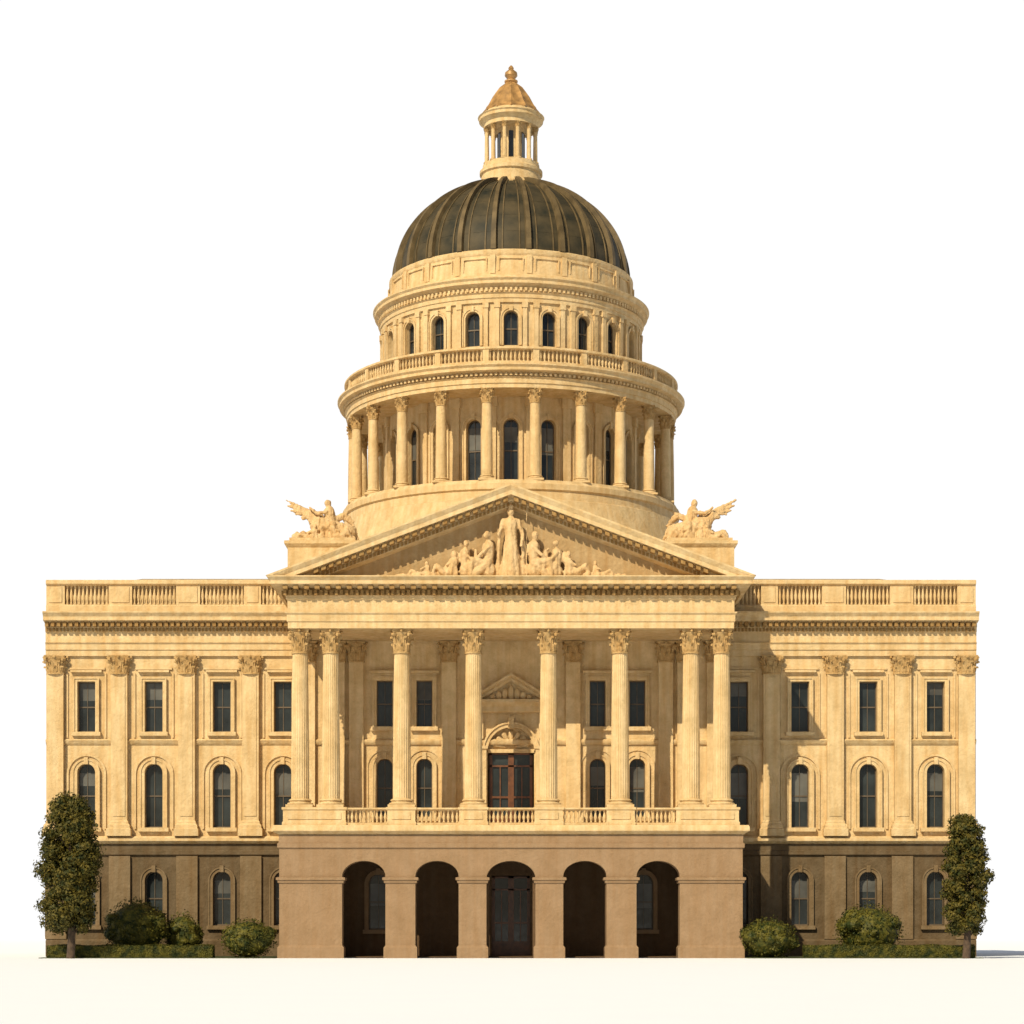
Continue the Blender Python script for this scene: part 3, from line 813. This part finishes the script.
def hedge(x0,x1,y0,y1,h):
    mb = MB(); n = int((x1-x0)*1100)
    for i in range(n):
        f = R.random()
        x = R.uniform(x0,x1)
        if f < .5: p = (x,y0+R.uniform(-.06,.06),R.uniform(.02,h)); nn = (0,-1,0)
        elif f < .9: p = (x,R.uniform(y0,y1),h+R.uniform(-.07,.07)+.04*math.sin(x*2.1)); nn = (0,0,1)
        else: p = (x0 if R.random() < .5 else x1,R.uniform(y0,y1),R.uniform(0,h)); nn = (1,0,0)
        v = (Vector(nn)+Vector((R.gauss(0,.5),R.gauss(0,.5),R.gauss(0,.5)))).normalized()
        t = v.orthogonal().normalized(); t = Matrix.Rotation(R.uniform(0,6.28),3,v) @ t; b = v.cross(t); s = R.uniform(.03,.07); p = Vector(p)
        mb.add([p-t*s,p+b*s*.6,p+t*s,p-b*s*.6],[(0,1,2,3)])
    mb.box(x0+.04,x1-.04,y0+.05,y1-.05,0,h-.06)
    return mb.make('hedge',M_LEAF,None,recalc=False)
hedge(-30.5,-19.6,-2.2,-1.2,.82)
hedge(19.3,30.5,-2.2,-1.2,.82)

def tree(cx,cy,h,w,zb,n,K=46,seed=1,p=.6):
    R = random.Random(seed)
    T = bpy.data.objects.new('tree',None); scene.collection.objects.link(T)
    tr = MB()
    pts = [(cx,cy,-.1),(cx+.12,cy,h*.2),(cx-.05,cy+.05,h*.45),(cx+.05,cy,h*.78)]
    rs = [.28,.22,.15,.05]
    for i in range(3): tr.tube(pts[i],pts[i+1],rs[i],rs[i+1],10)
    bl = []
    for i in range(K):
        t = (i+R.random())/K; z = zb+(h-zb)*(t*.9+.05)
        env = w*max(.3,math.sin(pi*(.24+.62*t)))**p*R.uniform(.85,1.05)
        a = i*2.4+R.uniform(-.6,.6); s = R.uniform(.5,.85)*w/1.9
        q = max(0,env-s*.8)*R.uniform(.65,1.0)
        bl.append((cx+q*math.cos(a),cy+q*math.sin(a),z,s,s,s*.75))
        if i % 3 == 0:
            tr.tube((cx,cy,z-1.0),(cx+q*.5*math.cos(a),cy+q*.5*math.sin(a),z-.35),.09,.055,6)
            tr.tube((cx+q*.5*math.cos(a),cy+q*.5*math.sin(a),z-.35),(cx+q*math.cos(a),cy+q*math.sin(a),z),.055,.02,6)
    tr.make('trunk_and_limbs',M_BARK,T,smooth=60)
    foliage('crown',bl,n,.105,M_LEAFD,core=.5,parent=T,lo=.45)
tree(-28.75,-3.2,10.7,2.35,1.6,34000,K=70,seed=4)
tree(29.75,-3.0,9.6,1.75,1.4,20000,K=54,seed=12)

sk = MB(); vs = []; fs = []
K = 48
for i in range(K+1):
    a = math.radians(-85+170*i/K)
    for z in (-5,750): vs.append((1200*math.sin(a),1200*math.cos(a),z))
for i in range(K): fs.append((2*i,2*i+2,2*i+3,2*i+1))
sk.add(vs,fs)
ms = bpy.data.materials.new('bright_haze_sky'); ms.use_nodes = True
nt = ms.node_tree; nt.nodes.clear()
o = nt.nodes.new('ShaderNodeOutputMaterial'); e = nt.nodes.new('ShaderNodeEmission')
e.inputs[0].default_value = (1,1,1,1); e.inputs[1].default_value = 1.02; nt.links.new(e.outputs[0],o.inputs[0])
sk.make('sky',ms)

# ================================================================== LIGHT
el, az = math.radians(38), math.radians(29)   # sun in front of the facade, to the left
w = bpy.data.worlds.new('World'); scene.world = w; w.use_nodes = True
nt = w.node_tree; bg = nt.nodes['Background']
sky = nt.nodes.new('ShaderNodeTexSky'); sky.sky_type = 'NISHITA'; sky.sun_disc = False
sky.sun_elevation = el
sky.sun_rotation = pi+az
sky.dust_density = 2.0
nt.links.new(sky.outputs[0],bg.inputs[0]); bg.inputs[1].default_value = 0.05
sun = bpy.data.lights.new('sun','SUN'); sun.energy = 5.0; sun.angle = math.radians(.5); sun.color = (1.0,.86,.62)
so = bpy.data.objects.new('sun',sun); scene.collection.objects.link(so)
d = Vector((-math.sin(az)*math.cos(el),-math.cos(az)*math.cos(el),math.sin(el)))
so.rotation_euler = d.to_track_quat('Z','Y').to_euler()

cam = bpy.data.cameras.new('camera'); co = bpy.data.objects.new('camera',cam); scene.collection.objects.link(co)
co.location = (0.07,-153.33,1.6); co.rotation_euler = (pi/2,0,0)
cam.sensor_width = 36; cam.lens = 2300/1024*36; cam.shift_y = (934-512)/1024
cam.clip_end = 5000
scene.camera = co
scene.view_settings.view_transform = 'Standard'; scene.view_settings.look = 'None'; scene.view_settings.exposure = 0
